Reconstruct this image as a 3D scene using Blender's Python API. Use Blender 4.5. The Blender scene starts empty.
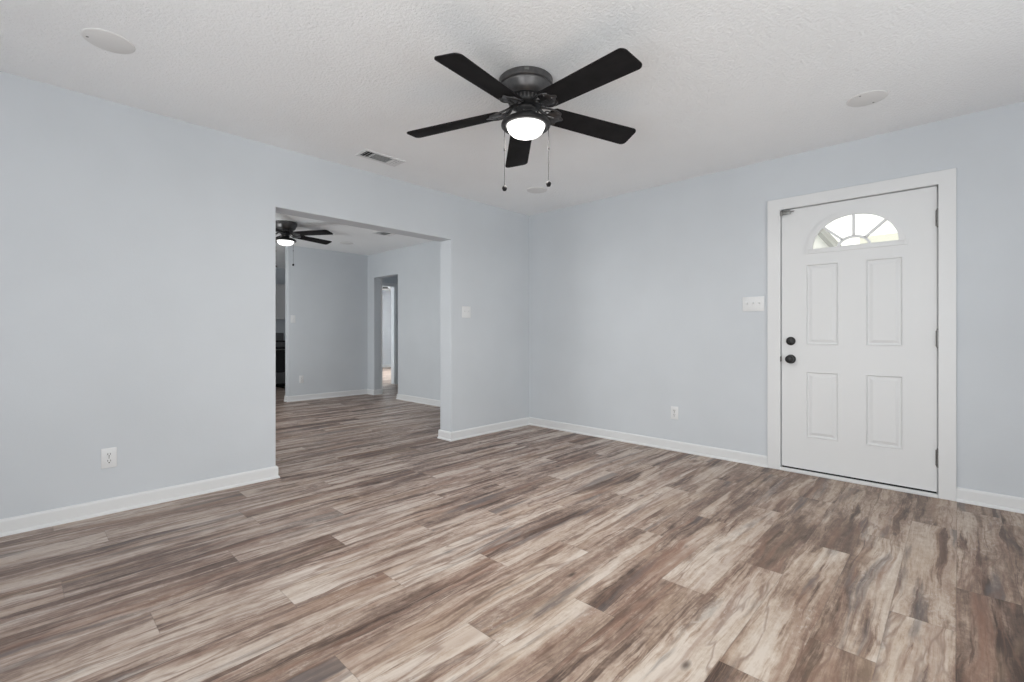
import bpy, bmesh, math, random
from mathutils import Vector, Matrix

SC = bpy.context.scene
COL = SC.collection
PI = math.pi

# ------------------------------------------------------------------ camera
CAM = (-4.098, -3.636, 1.062)
YAW = math.radians(43.67)            # viewing direction measured from +x
cd = bpy.data.cameras.new('camera')
cd.sensor_width = 36.0
cd.lens = 467.94 / 1024 * 36.0
cd.shift_y = -7.34 / 1024
cd.clip_start = 0.02
cam = bpy.data.objects.new('camera', cd)
COL.objects.link(cam)
cam.location = CAM
cam.rotation_euler = (PI / 2, 0, YAW - PI / 2)
SC.camera = cam

# ------------------------------------------------------------------ view and sky
SC.view_settings.view_transform = 'Standard'
SC.view_settings.look = 'None'
SC.view_settings.gamma = 1.0
SC.view_settings.use_curve_mapping = False
SC.view_settings.exposure = -0.10
SC.cycles.use_denoising = True
SC.cycles.max_bounces = 12
SC.cycles.diffuse_bounces = 8
SC.cycles.glossy_bounces = 4
SC.cycles.transparent_max_bounces = 8
SC.cycles.sample_clamp_indirect = 6.0

w = bpy.data.worlds.new('sky')
SC.world = w
w.use_nodes = True
bg = w.node_tree.nodes['Background']
bg.inputs['Color'].default_value = (1.0, 0.995, 0.965, 1)
bg.inputs['Strength'].default_value = 1.8


def area(name, loc, aim, sx, sy, power, col=(1, 1, 1)):
    d = bpy.data.lights.new(name, 'AREA')
    d.shape = 'RECTANGLE'
    d.size, d.size_y = sx, sy
    d.energy = power
    d.color = col
    o = bpy.data.objects.new(name, d)
    COL.objects.link(o)
    o.location = loc
    o.rotation_euler = Vector(aim).to_track_quat('-Z', 'Z').to_euler()
    return o


# daylight lamps at the window openings; rear, side and kitchen ones are unseen additions (panes are built further down)
DAY = (0.965, 0.985, 1.02)
area('unseen_rear_daylight', (-3.1, -5.40, 1.30), (0, 1, .6), 3.6, 1.9, 55, DAY)
area('unseen_side_daylight', (-6.10, -3.2, 1.30), (1, 0, .6), 3.0, 1.9, 104, DAY)
area('daylight_dining_window', (-3.90, 2.2, 1.35), (1, 0, .15), 2.4, 1.6, 60, DAY)
area('daylight_bedroom_window', (4.68, 7.4, 1.4), (-1, 0, 0), 2.4, 1.6, 800, DAY)
area('added_kitchen_fill', (-3.90, 5.3, 1.5), (1, 0, 0), 1.2, 0.9, 22, DAY)  # added to brighten the dim kitchen


# ------------------------------------------------------------------ materials
def new_mat(name):
    m = bpy.data.materials.new(name)
    m.use_nodes = True
    nt = m.node_tree
    return m, nt, nt.nodes['Principled BSDF']


def nd(nt, kind, **kw):
    n = nt.nodes.new(kind)
    for k, v in kw.items():
        setattr(n, k, v)
    return n


def math_n(nt, op, a, b=None, c=None, clamp=False):
    n = nd(nt, 'ShaderNodeMath', operation=op)
    n.use_clamp = clamp
    for i, v in enumerate((a, b, c)):
        if v is None:
            continue
        if isinstance(v, (int, float)):
            n.inputs[i].default_value = v
        else:
            nt.links.new(v, n.inputs[i])
    return n.outputs[0]


def noise(nt, vec, scale=1.0, detail=4.0, rough=0.55, dist=0.0):
    n = nd(nt, 'ShaderNodeTexNoise')
    n.inputs['Scale'].default_value = scale
    n.inputs['Detail'].default_value = detail
    n.inputs['Roughness'].default_value = rough
    n.inputs['Distortion'].default_value = dist
    nt.links.new(vec, n.inputs['Vector'])
    return n.outputs[0]


def ramp(nt, fac, stops):
    n = nd(nt, 'ShaderNodeValToRGB')
    el = n.color_ramp.elements
    while len(el) < len(stops):
        el.new(0.5)
    for e, (p, c) in zip(el, stops):
        e.position = p
        e.color = (*c, 1) if len(c) == 3 else c
    nt.links.new(fac, n.inputs[0])
    return n.outputs[0]


def mix(nt, fac, a, b):
    n = nd(nt, 'ShaderNodeMix', data_type='RGBA')
    for sock, v in ((n.inputs[0], fac), (n.inputs[6], a), (n.inputs[7], b)):
        if isinstance(v, (int, float)):
            sock.default_value = v
        elif isinstance(v, tuple):
            sock.default_value = (*v, 1)
        else:
            nt.links.new(v, sock)
    return n.outputs[2]


def painted(name, col, rough=0.6, bump=0.0, bscale=60.0, spec=0.3, mottle=0.03, detail=3.0):
    """paint with a slight roller or sprayed texture"""
    m, nt, b = new_mat(name)
    tc = nd(nt, 'ShaderNodeTexCoord').outputs['Object']
    v = noise(nt, tc, 1.3, 3)
    c = ramp(nt, v, [(0.3, tuple(x * (1 - mottle) for x in col)), (0.7, tuple(min(1, x * (1 + mottle)) for x in col))])
    nt.links.new(c, b.inputs['Base Color'])
    b.inputs['Roughness'].default_value = rough
    b.inputs['Specular IOR Level'].default_value = spec
    if bump > 0:
        h = noise(nt, tc, bscale, detail, 0.6)
        bn = nd(nt, 'ShaderNodeBump')
        bn.inputs['Strength'].default_value = bump
        bn.inputs['Distance'].default_value = 0.01
        nt.links.new(h, bn.inputs['Height'])
        nt.links.new(bn.outputs[0], b.inputs['Normal'])
    return m


def simple(name, col, rough=0.5, metal=0.0, spec=0.5, var=0.04, scale=30.0):
    m, nt, b = new_mat(name)
    tc = nd(nt, 'ShaderNodeTexCoord').outputs['Object']
    v = noise(nt, tc, scale, 3)
    c = ramp(nt, v, [(0.3, tuple(x * (1 - var) for x in col)), (0.7, tuple(min(1, x * (1 + var)) for x in col))])
    nt.links.new(c, b.inputs['Base Color'])
    b.inputs['Roughness'].default_value = rough
    b.inputs['Metallic'].default_value = metal
    b.inputs['Specular IOR Level'].default_value = spec
    return m


def emissive(name, col, strength):
    m, nt, b = new_mat(name)
    b.inputs['Base Color'].default_value = (0.9, 0.9, 0.88, 1)
    b.inputs['Emission Color'].default_value = (*col, 1)
    b.inputs['Emission Strength'].default_value = strength
    b.inputs['Roughness'].default_value = 0.4
    return m


def pane_glass(name):
    m, nt, b = new_mat(name)
    out = nt.nodes['Material Output']
    nt.nodes.remove(b)
    t = nd(nt, 'ShaderNodeBsdfTransparent')
    t.inputs[0].default_value = (0.97, 0.98, 0.96, 1)
    g = nd(nt, 'ShaderNodeBsdfGlossy')
    g.inputs['Roughness'].default_value = 0.02
    fr = nd(nt, 'ShaderNodeFresnel')
    fr.inputs[0].default_value = 1.45
    mx = nd(nt, 'ShaderNodeMixShader')
    nt.links.new(fr.outputs[0], mx.inputs[0])
    nt.links.new(t.outputs[0], mx.inputs[1])
    nt.links.new(g.outputs[0], mx.inputs[2])
    nt.links.new(mx.outputs[0], out.inputs[0])
    return m


def plank_floor():
    m, nt, b = new_mat('vinyl_planks')
    L = nt.links
    tc = nd(nt, 'ShaderNodeTexCoord').outputs['Object']
    at = nd(nt, 'ShaderNodeAttribute', attribute_name='plank')
    sp = nd(nt, 'ShaderNodeSeparateColor')
    L.new(at.outputs['Color'], sp.inputs[0])
    tone, seed, warm = sp.outputs[0], sp.outputs[1], sp.outputs[2]
    xyz = nd(nt, 'ShaderNodeSeparateXYZ')
    L.new(tc, xyz.inputs[0])
    X = math_n(nt, 'ADD', xyz.outputs[0], math_n(nt, 'MULTIPLY', seed, 53.0))
    Y0 = math_n(nt, 'ADD', xyz.outputs[1], math_n(nt, 'MULTIPLY', seed, 31.0))
    Z = math_n(nt, 'MULTIPLY', seed, 17.0)

    def vec(sx, sy, y=None, off=0.0):
        c = nd(nt, 'ShaderNodeCombineXYZ')
        L.new(math_n(nt, 'MULTIPLY', X, sx), c.inputs[0])
        L.new(math_n(nt, 'MULTIPLY', Y0 if y is None else y, sy), c.inputs[1])
        L.new(math_n(nt, 'ADD', Z, off), c.inputs[2])
        return c.outputs[0]
    # meandering grain
    wob = noise(nt, vec(1.9, 4.0), 1, 3)
    Y = math_n(nt, 'ADD', Y0, math_n(nt, 'MULTIPLY', math_n(nt, 'SUBTRACT', wob, 0.5), 0.075))
    big = noise(nt, vec(1.0, 7.5, Y), 1, 3, 0.55, 0.3)
    mid = noise(nt, vec(1.7, 46, Y, 3.0), 1, 6, 0.66, 0.15)
    fine = noise(nt, vec(7, 210, Y, 5.0), 1, 3, 0.6)
    vein = noise(nt, vec(0.75, 6.5, Y, 61.0), 1, 4, 0.55, 0.4)
    blot = noise(nt, vec(7, 12, None, 9.0), 1, 6, 0.72, 0.6)
    spk = noise(nt, vec(24, 55, Y0, 91.0), 1, 5, 0.75)

    def cen(v, k):
        return math_n(nt, 'MULTIPLY', math_n(nt, 'SUBTRACT', v, 0.5), k)

    def step(v, a, b_):
        return ramp(nt, v, [(a, (0, 0, 0)), (b_, (1, 1, 1))])
    ba = step(noise(nt, vec(0.8, 6.5, Y, 71.0), 1, 6, 0.58, 0.35), 0.49, 0.57)
    bb = step(noise(nt, vec(1.2, 20, Y, 83.0), 1, 6, 0.62, 0.25), 0.55, 0.61)
    val = math_n(nt, 'ADD', math_n(nt, 'ADD', tone, 0.25), cen(big, 1.15))
    val = math_n(nt, 'SUBTRACT', val, math_n(nt, 'MULTIPLY', ba, 0.31))
    val = math_n(nt, 'SUBTRACT', val, math_n(nt, 'MULTIPLY', bb, 0.33))
    val = math_n(nt, 'ADD', val, cen(mid, 0.75))
    val = math_n(nt, 'ADD', val, cen(fine, 0.32))
    val = math_n(nt, 'ADD', val, cen(blot, 0.65))
    val = math_n(nt, 'ADD', val, cen(spk, 0.6))
    crk = step(noise(nt, vec(2.4, 75, Y, 101.0), 1, 5, 0.7, 0.1), 0.56, 0.61)
    crm = step(noise(nt, vec(1.6, 7, Y, 107.0), 1, 3, 0.55), 0.44, 0.60)
    val = math_n(nt, 'SUBTRACT', val, math_n(nt, 'MULTIPLY', math_n(nt, 'MULTIPLY', crk, crm), 0.26))
    cool_lit = ramp(nt, val, [(0.0, (0.070, 0.047, 0.039)), (0.25, (0.145, 0.102, 0.086)), (0.47, (0.262, 0.198, 0.170)),
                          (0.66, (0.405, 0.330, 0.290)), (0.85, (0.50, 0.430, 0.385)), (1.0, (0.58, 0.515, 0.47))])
    warm_lit = ramp(nt, val, [(0.0, (0.062, 0.038, 0.027)), (0.25, (0.135, 0.086, 0.062)), (0.47, (0.270, 0.187, 0.137)),
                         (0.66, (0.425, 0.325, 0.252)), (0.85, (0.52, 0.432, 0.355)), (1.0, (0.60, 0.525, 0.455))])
    col = mix(nt, at.outputs['Alpha'], cool_lit, warm_lit)  # colour cast of the room light, cool to warm, painted into the planks
    # tan and reddish heartwood
    tan = noise(nt, vec(1.4, 8, Y, 15.0), 1, 3, 0.5, 0.5)
    col = mix(nt, math_n(nt, 'MULTIPLY', step(tan, 0.52, 0.66), 0.30), col, (0.40, 0.285, 0.195))
    red = noise(nt, vec(1.1, 15, Y, 21.0), 1, 4, 0.55, 0.5)
    redf = math_n(nt, 'MULTIPLY', step(red, 0.50, 0.66), math_n(nt, 'ADD', math_n(nt, 'MULTIPLY', warm, 0.7), 0.24), clamp=True)
    col = mix(nt, redf, col, (0.235, 0.128, 0.088))
    # grey weathered streaks
    gry = noise(nt, vec(0.9, 10, Y, 33.0), 1, 5, 0.58, 0.4)
    gryf = math_n(nt, 'MULTIPLY', step(gry, 0.575, 0.655), 0.66)
    col = mix(nt, gryf, col, (0.128, 0.112, 0.110))
    # wandering growth lines, brown on pale wood
    va = math_n(nt, 'ABSOLUTE', cen(vein, 1.0))
    vf = math_n(nt, 'MULTIPLY', ramp(nt, va, [(0.003, (1, 1, 1)), (0.020, (0, 0, 0))]), math_n(nt, 'ADD', math_n(nt, 'MULTIPLY', blot, 1.1), -0.05), clamp=True)
    col = mix(nt, vf, col, (0.165, 0.092, 0.066))
    # pale worn flecks
    flk = noise(nt, vec(34, 70, Y, 41.0), 1, 4, 0.78)
    flkm = step(noise(nt, vec(2.2, 6, None, 47.0), 1, 2), 0.50, 0.62)
    flkf = math_n(nt, 'MULTIPLY', step(flk, 0.54, 0.62), math_n(nt, 'MULTIPLY', step(val, 0.35, 0.55), math_n(nt, 'MULTIPLY', flkm, 0.4)))
    col = mix(nt, flkf, col, (0.56, 0.50, 0.45))
    # knots
    vo = nd(nt, 'ShaderNodeTexVoronoi')
    vo.inputs['Scale'].default_value = 1
    L.new(vec(2.6, 6.0, Y, 0.0), vo.inputs['Vector'])
    sk = nd(nt, 'ShaderNodeSeparateColor')
    L.new(vo.outputs['Color'], sk.inputs[0])
    pick = math_n(nt, 'GREATER_THAN', sk.outputs[0], 0.45)
    kn = math_n(nt, 'MULTIPLY', ramp(nt, vo.outputs['Distance'], [(0.03, (1, 1, 1)), (0.10, (0, 0, 0))]), pick)
    col = mix(nt, math_n(nt, 'MULTIPLY', kn, 0.85), col, (0.055, 0.035, 0.028))
    # seams
    uv = nd(nt, 'ShaderNodeUVMap', uv_map='plank_uv').outputs[0]
    su = nd(nt, 'ShaderNodeSeparateXYZ')
    L.new(uv, su.inputs[0])
    eu = math_n(nt, 'MINIMUM', su.outputs[0], math_n(nt, 'SUBTRACT', PL, su.outputs[0]))
    ev = math_n(nt, 'MINIMUM', su.outputs[1], math_n(nt, 'SUBTRACT', PW, su.outputs[1]))
    e = math_n(nt, 'MINIMUM', eu, ev)
    seam = ramp(nt, math_n(nt, 'MULTIPLY', e, 100.0), [(0.08, (1, 1, 1)), (0.22, (0, 0, 0))])
    col = mix(nt, math_n(nt, 'MULTIPLY', seam, 0.28), col, (0.07, 0.055, 0.048))
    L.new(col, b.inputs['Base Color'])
    rg = math_n(nt, 'ADD', 0.42, cen(mid, 0.12))
    L.new(rg, b.inputs['Roughness'])
    b.inputs['Specular IOR Level'].default_value = 0.38
    bn = nd(nt, 'ShaderNodeBump')
    bn.inputs['Strength'].default_value = 0.12
    bn.inputs['Distance'].default_value = 0.004
    L.new(math_n(nt, 'ADD', fine, cen(mid, 0.5)), bn.inputs['Height'])
    L.new(bn.outputs[0], b.inputs['Normal'])
    return m


PL, PW = 1.19, 0.185

M = {}
M['wall'] = painted('pale_blue_grey_paint', (0.568, 0.598, 0.632), 0.62, 0.05, 70, 0.25)
M['ceiling'] = painted('textured_white_ceiling', (0.885, 0.90, 0.915), 0.85, 0.60, 72, 0.15, 0.02, 4.0)
M['trim'] = painted('white_trim_paint', (0.690, 0.700, 0.710), 0.40, 0.0, 60, 0.4, 0.01)
M['door'] = painted('white_door_paint', (0.690, 0.700, 0.710), 0.42, 0.0, 60, 0.4, 0.01)
M['plastic'] = simple('white_plastic', (0.695, 0.705, 0.715), 0.4, 0, 0.5, 0.01)
M['slot'] = simple('dark_socket_slot', (0.03, 0.03, 0.03), 0.6)
M['cover'] = painted('painted_cover_plate', (0.73, 0.73, 0.73), 0.6, 0, 60, 0.3, 0.01)
M['bronze'] = simple('aged_bronze_metal', (0.115, 0.112, 0.114), 0.40, 0.75, 0.5, 0.15, 40)
M['darkbronze'] = simple('dark_bronze_metal', (0.045, 0.044, 0.045), 0.38, 0.7, 0.5, 0.15, 40)
M['iron'] = simple('cast_dark_metal', (0.10, 0.098, 0.10), 0.30, 0.85, 0.5, 0.15, 40)
M['black'] = simple('black_metal', (0.018, 0.018, 0.019), 0.42, 0.3, 0.5, 0.2)
M['blade'] = simple('matte_black_blade', (0.012, 0.0112, 0.012), 0.75, 0.0, 0.15, 0.25, 14)
M['steel'] = simple('brushed_steel', (0.20, 0.20, 0.195), 0.38, 0.85, 0.5, 0.1)
M['chain'] = simple('grey_chain_metal', (0.022, 0.022, 0.022), 0.8, 0.0, 0.1)
M['glow'] = emissive('lit_frosted_glass', (1.0, 0.985, 0.95), 3.0)
M['glass'] = pane_glass('clear_pane')
M['gasket'] = simple('black_rubber', (0.012, 0.012, 0.012), 0.7)
M['duct'] = simple('dark_duct', (0.03, 0.03, 0.032), 0.8)
M['cabinet'] = painted('white_cabinet_paint', (0.60, 0.60, 0.605), 0.5, 0, 60, 0.3, 0.01)
M['stove'] = simple('black_enamel', (0.012, 0.012, 0.013), 0.25, 0.0, 0.5)
M['stovegrey'] = simple('dark_stainless', (0.16, 0.16, 0.165), 0.4, 0.7, 0.5)
M['house'] = painted('white_siding', (0.92, 0.92, 0.90), 0.7, 0, 60, 0.2, 0.01)
M['cream'] = painted('cream_siding', (0.80, 0.79, 0.715), 0.7, 0, 60, 0.2, 0.01)
M['shingle'] = painted('grey_shingles', (0.34, 0.34, 0.33), 0.9, 0.3, 30, 0.1, 0.2)
M['soil'] = painted('pale_concrete', (0.55, 0.54, 0.52), 0.9, 0.1, 20, 0.1, 0.06)
M['floor'] = plank_floor()


# ------------------------------------------------------------------ mesh helpers
class MB:
    """collects shapes, then links them as ONE mesh object"""

    def __init__(self):
        self.b = bmesh.new()

    def box(self, x0, x1, y0, y1, z0, z1, bevel=0.0, seg=2):
        x0, x1 = min(x0, x1), max(x0, x1)
        y0, y1 = min(y0, y1), max(y0, y1)
        t = bmesh.new()
        bmesh.ops.create_cube(t, size=1.0)
        for v in t.verts:
            v.co = Vector(((x0 + x1) / 2 + v.co.x * (x1 - x0), (y0 + y1) / 2 + v.co.y * (y1 - y0), (z0 + z1) / 2 + v.co.z * (z1 - z0)))
        if bevel > 0:
            bmesh.ops.bevel(t, geom=t.edges[:], offset=bevel, segments=seg, affect='EDGES', profile=0.5)
        return self.merge(t)

    def merge(self, t, mat=None):
        if mat is not None:
            t.transform(mat)
        me = bpy.data.meshes.new('tmp')
        t.to_mesh(me)
        t.free()
        self.b.from_mesh(me)
        bpy.data.meshes.remove(me)
        return self

    def lathe(self, prof, n=48, mat=None):
        """prof: list of (r, z) revolved about z"""
        t = bmesh.new()
        rings = []
        for r, z in prof:
            if r < 1e-6:
                rings.append([t.verts.new((0, 0, z))])
            else:
                rings.append([t.verts.new((r * math.cos(2 * PI * i / n), r * math.sin(2 * PI * i / n), z)) for i in range(n)])
        for a, c in zip(rings, rings[1:]):
            for i in range(n):
                j = (i + 1) % n
                q = []
                for ring, idx in ((a, i), (a, j), (c, j), (c, i)):
                    v = ring[0] if len(ring) == 1 else ring[idx]
                    if v not in q:
                        q.append(v)
                if len(q) > 2:
                    try:
                        t.faces.new(q)
                    except ValueError:
                        pass
        bmesh.ops.recalc_face_normals(t, faces=t.faces[:])
        return self.merge(t, mat)

    def tube(self, pts, r, n=10, caps=True, mat=None):
        pts = [Vector(p) for p in pts]
        rr = r if isinstance(r, (list, tuple)) else [r] * len(pts)
        t = bmesh.new()
        rings = []
        up = Vector((0, 0, 1))
        for i, p in enumerate(pts):
            d = (pts[min(i + 1, len(pts) - 1)] - pts[max(i - 1, 0)]).normalized()
            ref = up if abs(d.dot(up)) < 0.95 else Vector((1, 0, 0))
            a = d.cross(ref).normalized()
            c = d.cross(a).normalized()
            rings.append([t.verts.new(p + (a * math.cos(2 * PI * k / n) + c * math.sin(2 * PI * k / n)) * rr[i]) for k in range(n)])
        for A, B in zip(rings, rings[1:]):
            for k in range(n):
                t.faces.new((A[k], A[(k + 1) % n], B[(k + 1) % n], B[k]))
        if caps:
            t.faces.new(rings[0][::-1])
            t.faces.new(rings[-1])
        bmesh.ops.recalc_face_normals(t, faces=t.faces[:])
        return self.merge(t, mat)

    def prism(self, outline, z0, z1, mat=None, bevel=0.0):
        """outline: list of (x, y) extruded from z0 to z1"""
        t = bmesh.new()
        f = t.faces.new([t.verts.new((x, y, z0)) for x, y in outline])
        r = bmesh.ops.extrude_face_region(t, geom=[f])
        for v in r['geom']:
            if isinstance(v, bmesh.types.BMVert):
                v.co.z = z1
        bmesh.ops.recalc_face_normals(t, faces=t.faces[:])
        if bevel > 0:
            ed = [e for e in t.edges if abs(e.verts[0].co.z - e.verts[1].co.z) < 1e-6]
            bmesh.ops.bevel(t, geom=ed, offset=bevel, segments=2, affect='EDGES', profile=0.5)
        return self.merge(t, mat)

    def molding(self, path, prof, z=0.0):
        """prof (out, up) swept along path, standing off to the right of travel, mitred"""
        P = [Vector(p) for p in path]
        t = bmesh.new()
        rings = []
        for i, p in enumerate(P):
            d0 = (P[i] - P[i - 1]).normalized() if i else None
            d1 = (P[i + 1] - P[i]).normalized() if i < len(P) - 1 else None
            n0 = Vector((d0.y, -d0.x)) if d0 else None
            n1 = Vector((d1.y, -d1.x)) if d1 else None
            if n0 and n1:
                s = n0 + n1
                off = s / (1 + n0.dot(n1))
            else:
                off = n0 or n1
            rings.append([t.verts.new((p.x + off.x * o, p.y + off.y * o, z + u)) for o, u in prof])
        k = len(prof)
        for A, B in zip(rings, rings[1:]):
            for j in range(k):
                t.faces.new((A[j], A[(j + 1) % k], B[(j + 1) % k], B[j]))
        t.faces.new(rings[0])
        t.faces.new(rings[-1][::-1])
        bmesh.ops.recalc_face_normals(t, faces=t.faces[:])
        return self.merge(t)

    def build(self, name, mat, parent=None, smooth=False, loc=None):
        me = bpy.data.meshes.new(name)
        bmesh.ops.recalc_face_normals(self.b, faces=self.b.faces[:])
        self.b.to_mesh(me)
        self.b.free()
        me.materials.append(mat)
        o = bpy.data.objects.new(name, me)
        COL.objects.link(o)
        if smooth:
            for p in me.polygons:
                p.use_smooth = True
            me.set_sharp_from_angle(angle=math.radians(38))
        if parent:
            o.parent = parent
        if loc:
            o.location = loc
        return o


def tag(o, label, cat, group=None, kind=None):
    o['label'] = label
    o['category'] = cat
    if group:
        o['group'] = group
    if kind:
        o['kind'] = kind
    return o


def thing(name, label, cat, loc, rotz=0.0, group=None, kind=None):
    o = bpy.data.objects.new(name, None)
    o.empty_display_size = 0.1
    COL.objects.link(o)
    o.location = loc
    o.rotation_euler = (0, 0, rotz)
    return tag(o, label, cat, group, kind)


def dup(root, loc, rotz, label):
    """a copy of a thing with copies of its parts and sub-parts"""
    r = root.copy()
    COL.objects.link(r)
    r.location = loc
    r.rotation_euler = (0, 0, rotz)
    r['label'] = label
    for ch in list(root.children):
        c = ch.copy()
        COL.objects.link(c)
        c.parent = r
        for g in list(ch.children):
            d = g.copy()
            COL.objects.link(d)
            d.parent = c
    return r


def struct(name, mb, mat, label, cat, parent=None, smooth=False):
    o = mb.build(name, mat, parent, smooth)
    if parent is None:
        tag(o, label, cat, kind='structure')
    return o


# ------------------------------------------------------------------ dimensions
H = 2.44                 # ceiling height
OX0, OX1, OZ = -2.806, -1.164, 1.994      # wide opening in the left wall
WT = 0.176               # its wall thickness
DX = 0.115               # dining side wall face
FY = 3.91                # dining far wall face
FX = -1.237              # free end of that wall
PY0, PY1, PZ = 2.95, 3.69, 2.03           # passage in the dining side wall
RX, RY = -6.0, -5.3      # walls behind the camera
DD0, DD1 = -2.630, -3.541                 # entry door frame inside edges

# ------------------------------------------------------------------ floor of single planks
JOINT = {-8: -2.6, -7: -3.2, -6: -3.18, -5: -1.6, -4: -1.02, -3: -2.975, -2: -3.76, -1: -.98, 0: -1.8, 1: -1.38, 2: -2.195,
         3: -1.778, 4: -2.565, 5: -2.18, 6: -1.78, 7: -1.345, 8: -2.195, 9: -1.8, 10: -1.4}
# lightness (0 dark .. 1 pale) and redness of the planks seen close by: (row, plank along the row)
TONE = {
    (10, -1): (.13, .75), (10, 0): (.55, .15), (10, 1): (.38, .2),
    (9, -1): (.62, .3), (9, 0): (.56, .15), (9, 1): (.45, .2),
    (8, -1): (.42, .6), (8, 0): (.60, .6), (8, 1): (.42, .2),
    (7, -1): (.66, .6), (7, 0): (.46, .2), (7, 1): (.5, .3), (7, -2): (.35, .8),
    (6, -1): (.68, .3), (6, 0): (.34, .75), (6, 1): (.45, .3),
    (5, -1): (.34, .9), (5, 0): (.66, .1), (5, 1): (.46, .3),
    (4, -1): (.70, .1), (4, 0): (.40, .8), (4, 1): (.46, .3),
    (3, -2): (.66, .2), (3, -1): (.58, .25), (3, 0): (.56, .25), (3, 1): (.5, .2),
    (2, -2): (.45, .2), (2, -1): (.68, .1), (2, 0): (.64, .1), (2, 1): (.5, .2),
    (1, -2): (.44, .5), (1, -1): (.40, .8), (1, 0): (.60, .2),
    (0, -2): (.52, .3), (0, -1): (.62, .25), (0, 0): (.40, .5), (0, 1): (.45, .3),
    (-1, -3): (.52, .2), (-1, -2): (.62, .15), (-1, -1): (.56, .15), (-1, 0): (.44, .3),
    (-2, -1): (.50, .1), (-2, 0): (.42, .4), (-2, 1): (.44, .6), (-2, 2): (.52, .2),
    (-3, -1): (.40, .3), (-3, 0): (.40, .6), (-3, 1): (.36, .3),
    (-4, -3): (.54, .1), (-4, -2): (.58, .1), (-4, -1): (.46, .4), (-4, 0): (.48, .2),
    (-5, -3): (.60, .1), (-5, -2): (.48, .4), (-5, -1): (.46, .4),
}
rnd = random.Random(11)


def build_floor(name, rects, label):
    bm = bmesh.new()
    uvl = bm.loops.layers.uv.new('plank_uv')
    cl = bm.loops.layers.float_color.new('plank')
    for (xa, xb, ya, yb) in rects:
        k0 = int(math.floor((-1.779 - yb) / PW)) - 1
        k1 = int(math.ceil((-1.779 - ya) / PW)) + 1
        for k in range(k0, k1 + 1):
            y1 = -1.779 - k * PW
            y0 = y1 - PW
            ca, cb = max(y0, ya), min(y1, yb)
            if cb - ca < 1e-5:
                continue
            j = JOINT.get(k, -2.0 + 0.4 * ((k * 2) % 3) + 0.05 * ((k * 7) % 5))
            n0 = int(math.floor((xa - j) / PL))
            n1 = int(math.ceil((xb - j) / PL))
            for n in range(n0, n1 + 1):
                x0 = j + n * PL
                x1 = x0 + PL
                da, db = max(x0, xa), min(x1, xb)
                if db - da < 1e-5:
                    continue
                r2 = random.Random(k * 131 + n * 17 + 5)
                tw = TONE.get((k, n)) or (r2.uniform(.34, .56), r2.uniform(.1, .6))
                tw = (tw[0] - .010 * max(0, k - 2), tw[1])
                sd = r2.random() if (k, n) != (10, -1) else .377
                f = bm.faces.new([bm.verts.new((x, y, 0)) for x, y in ((da, ca), (db, ca), (db, cb), (da, cb))])
                for lp in f.loops:
                    lp[uvl].uv = (lp.vert.co.x - x0, lp.vert.co.y - y0)
                    lp[cl] = (tw[0], sd, tw[1], min(.85, max(.2, .45 + .06 * k)))  # last channel: light tint per row, cooler left, warmer right
    bmesh.ops.remove_doubles(bm, verts=bm.verts[:], dist=1e-6)
    me = bpy.data.meshes.new(name)
    bm.to_mesh(me)
    bm.free()
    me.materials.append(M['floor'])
    o = bpy.data.objects.new(name, me)
    COL.objects.link(o)
    tag(o, label, 'floor', kind='structure')
    return o


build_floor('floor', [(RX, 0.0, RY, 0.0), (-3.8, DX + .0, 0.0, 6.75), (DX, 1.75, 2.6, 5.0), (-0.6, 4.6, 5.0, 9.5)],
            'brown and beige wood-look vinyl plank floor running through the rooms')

# ------------------------------------------------------------------ walls
def bevel_where(t, cond, off, seg=3):
    ed = [e for e in t.edges if cond(e)]
    bmesh.ops.bevel(t, geom=ed, offset=off, segments=seg, affect='EDGES', profile=0.5)


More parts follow.
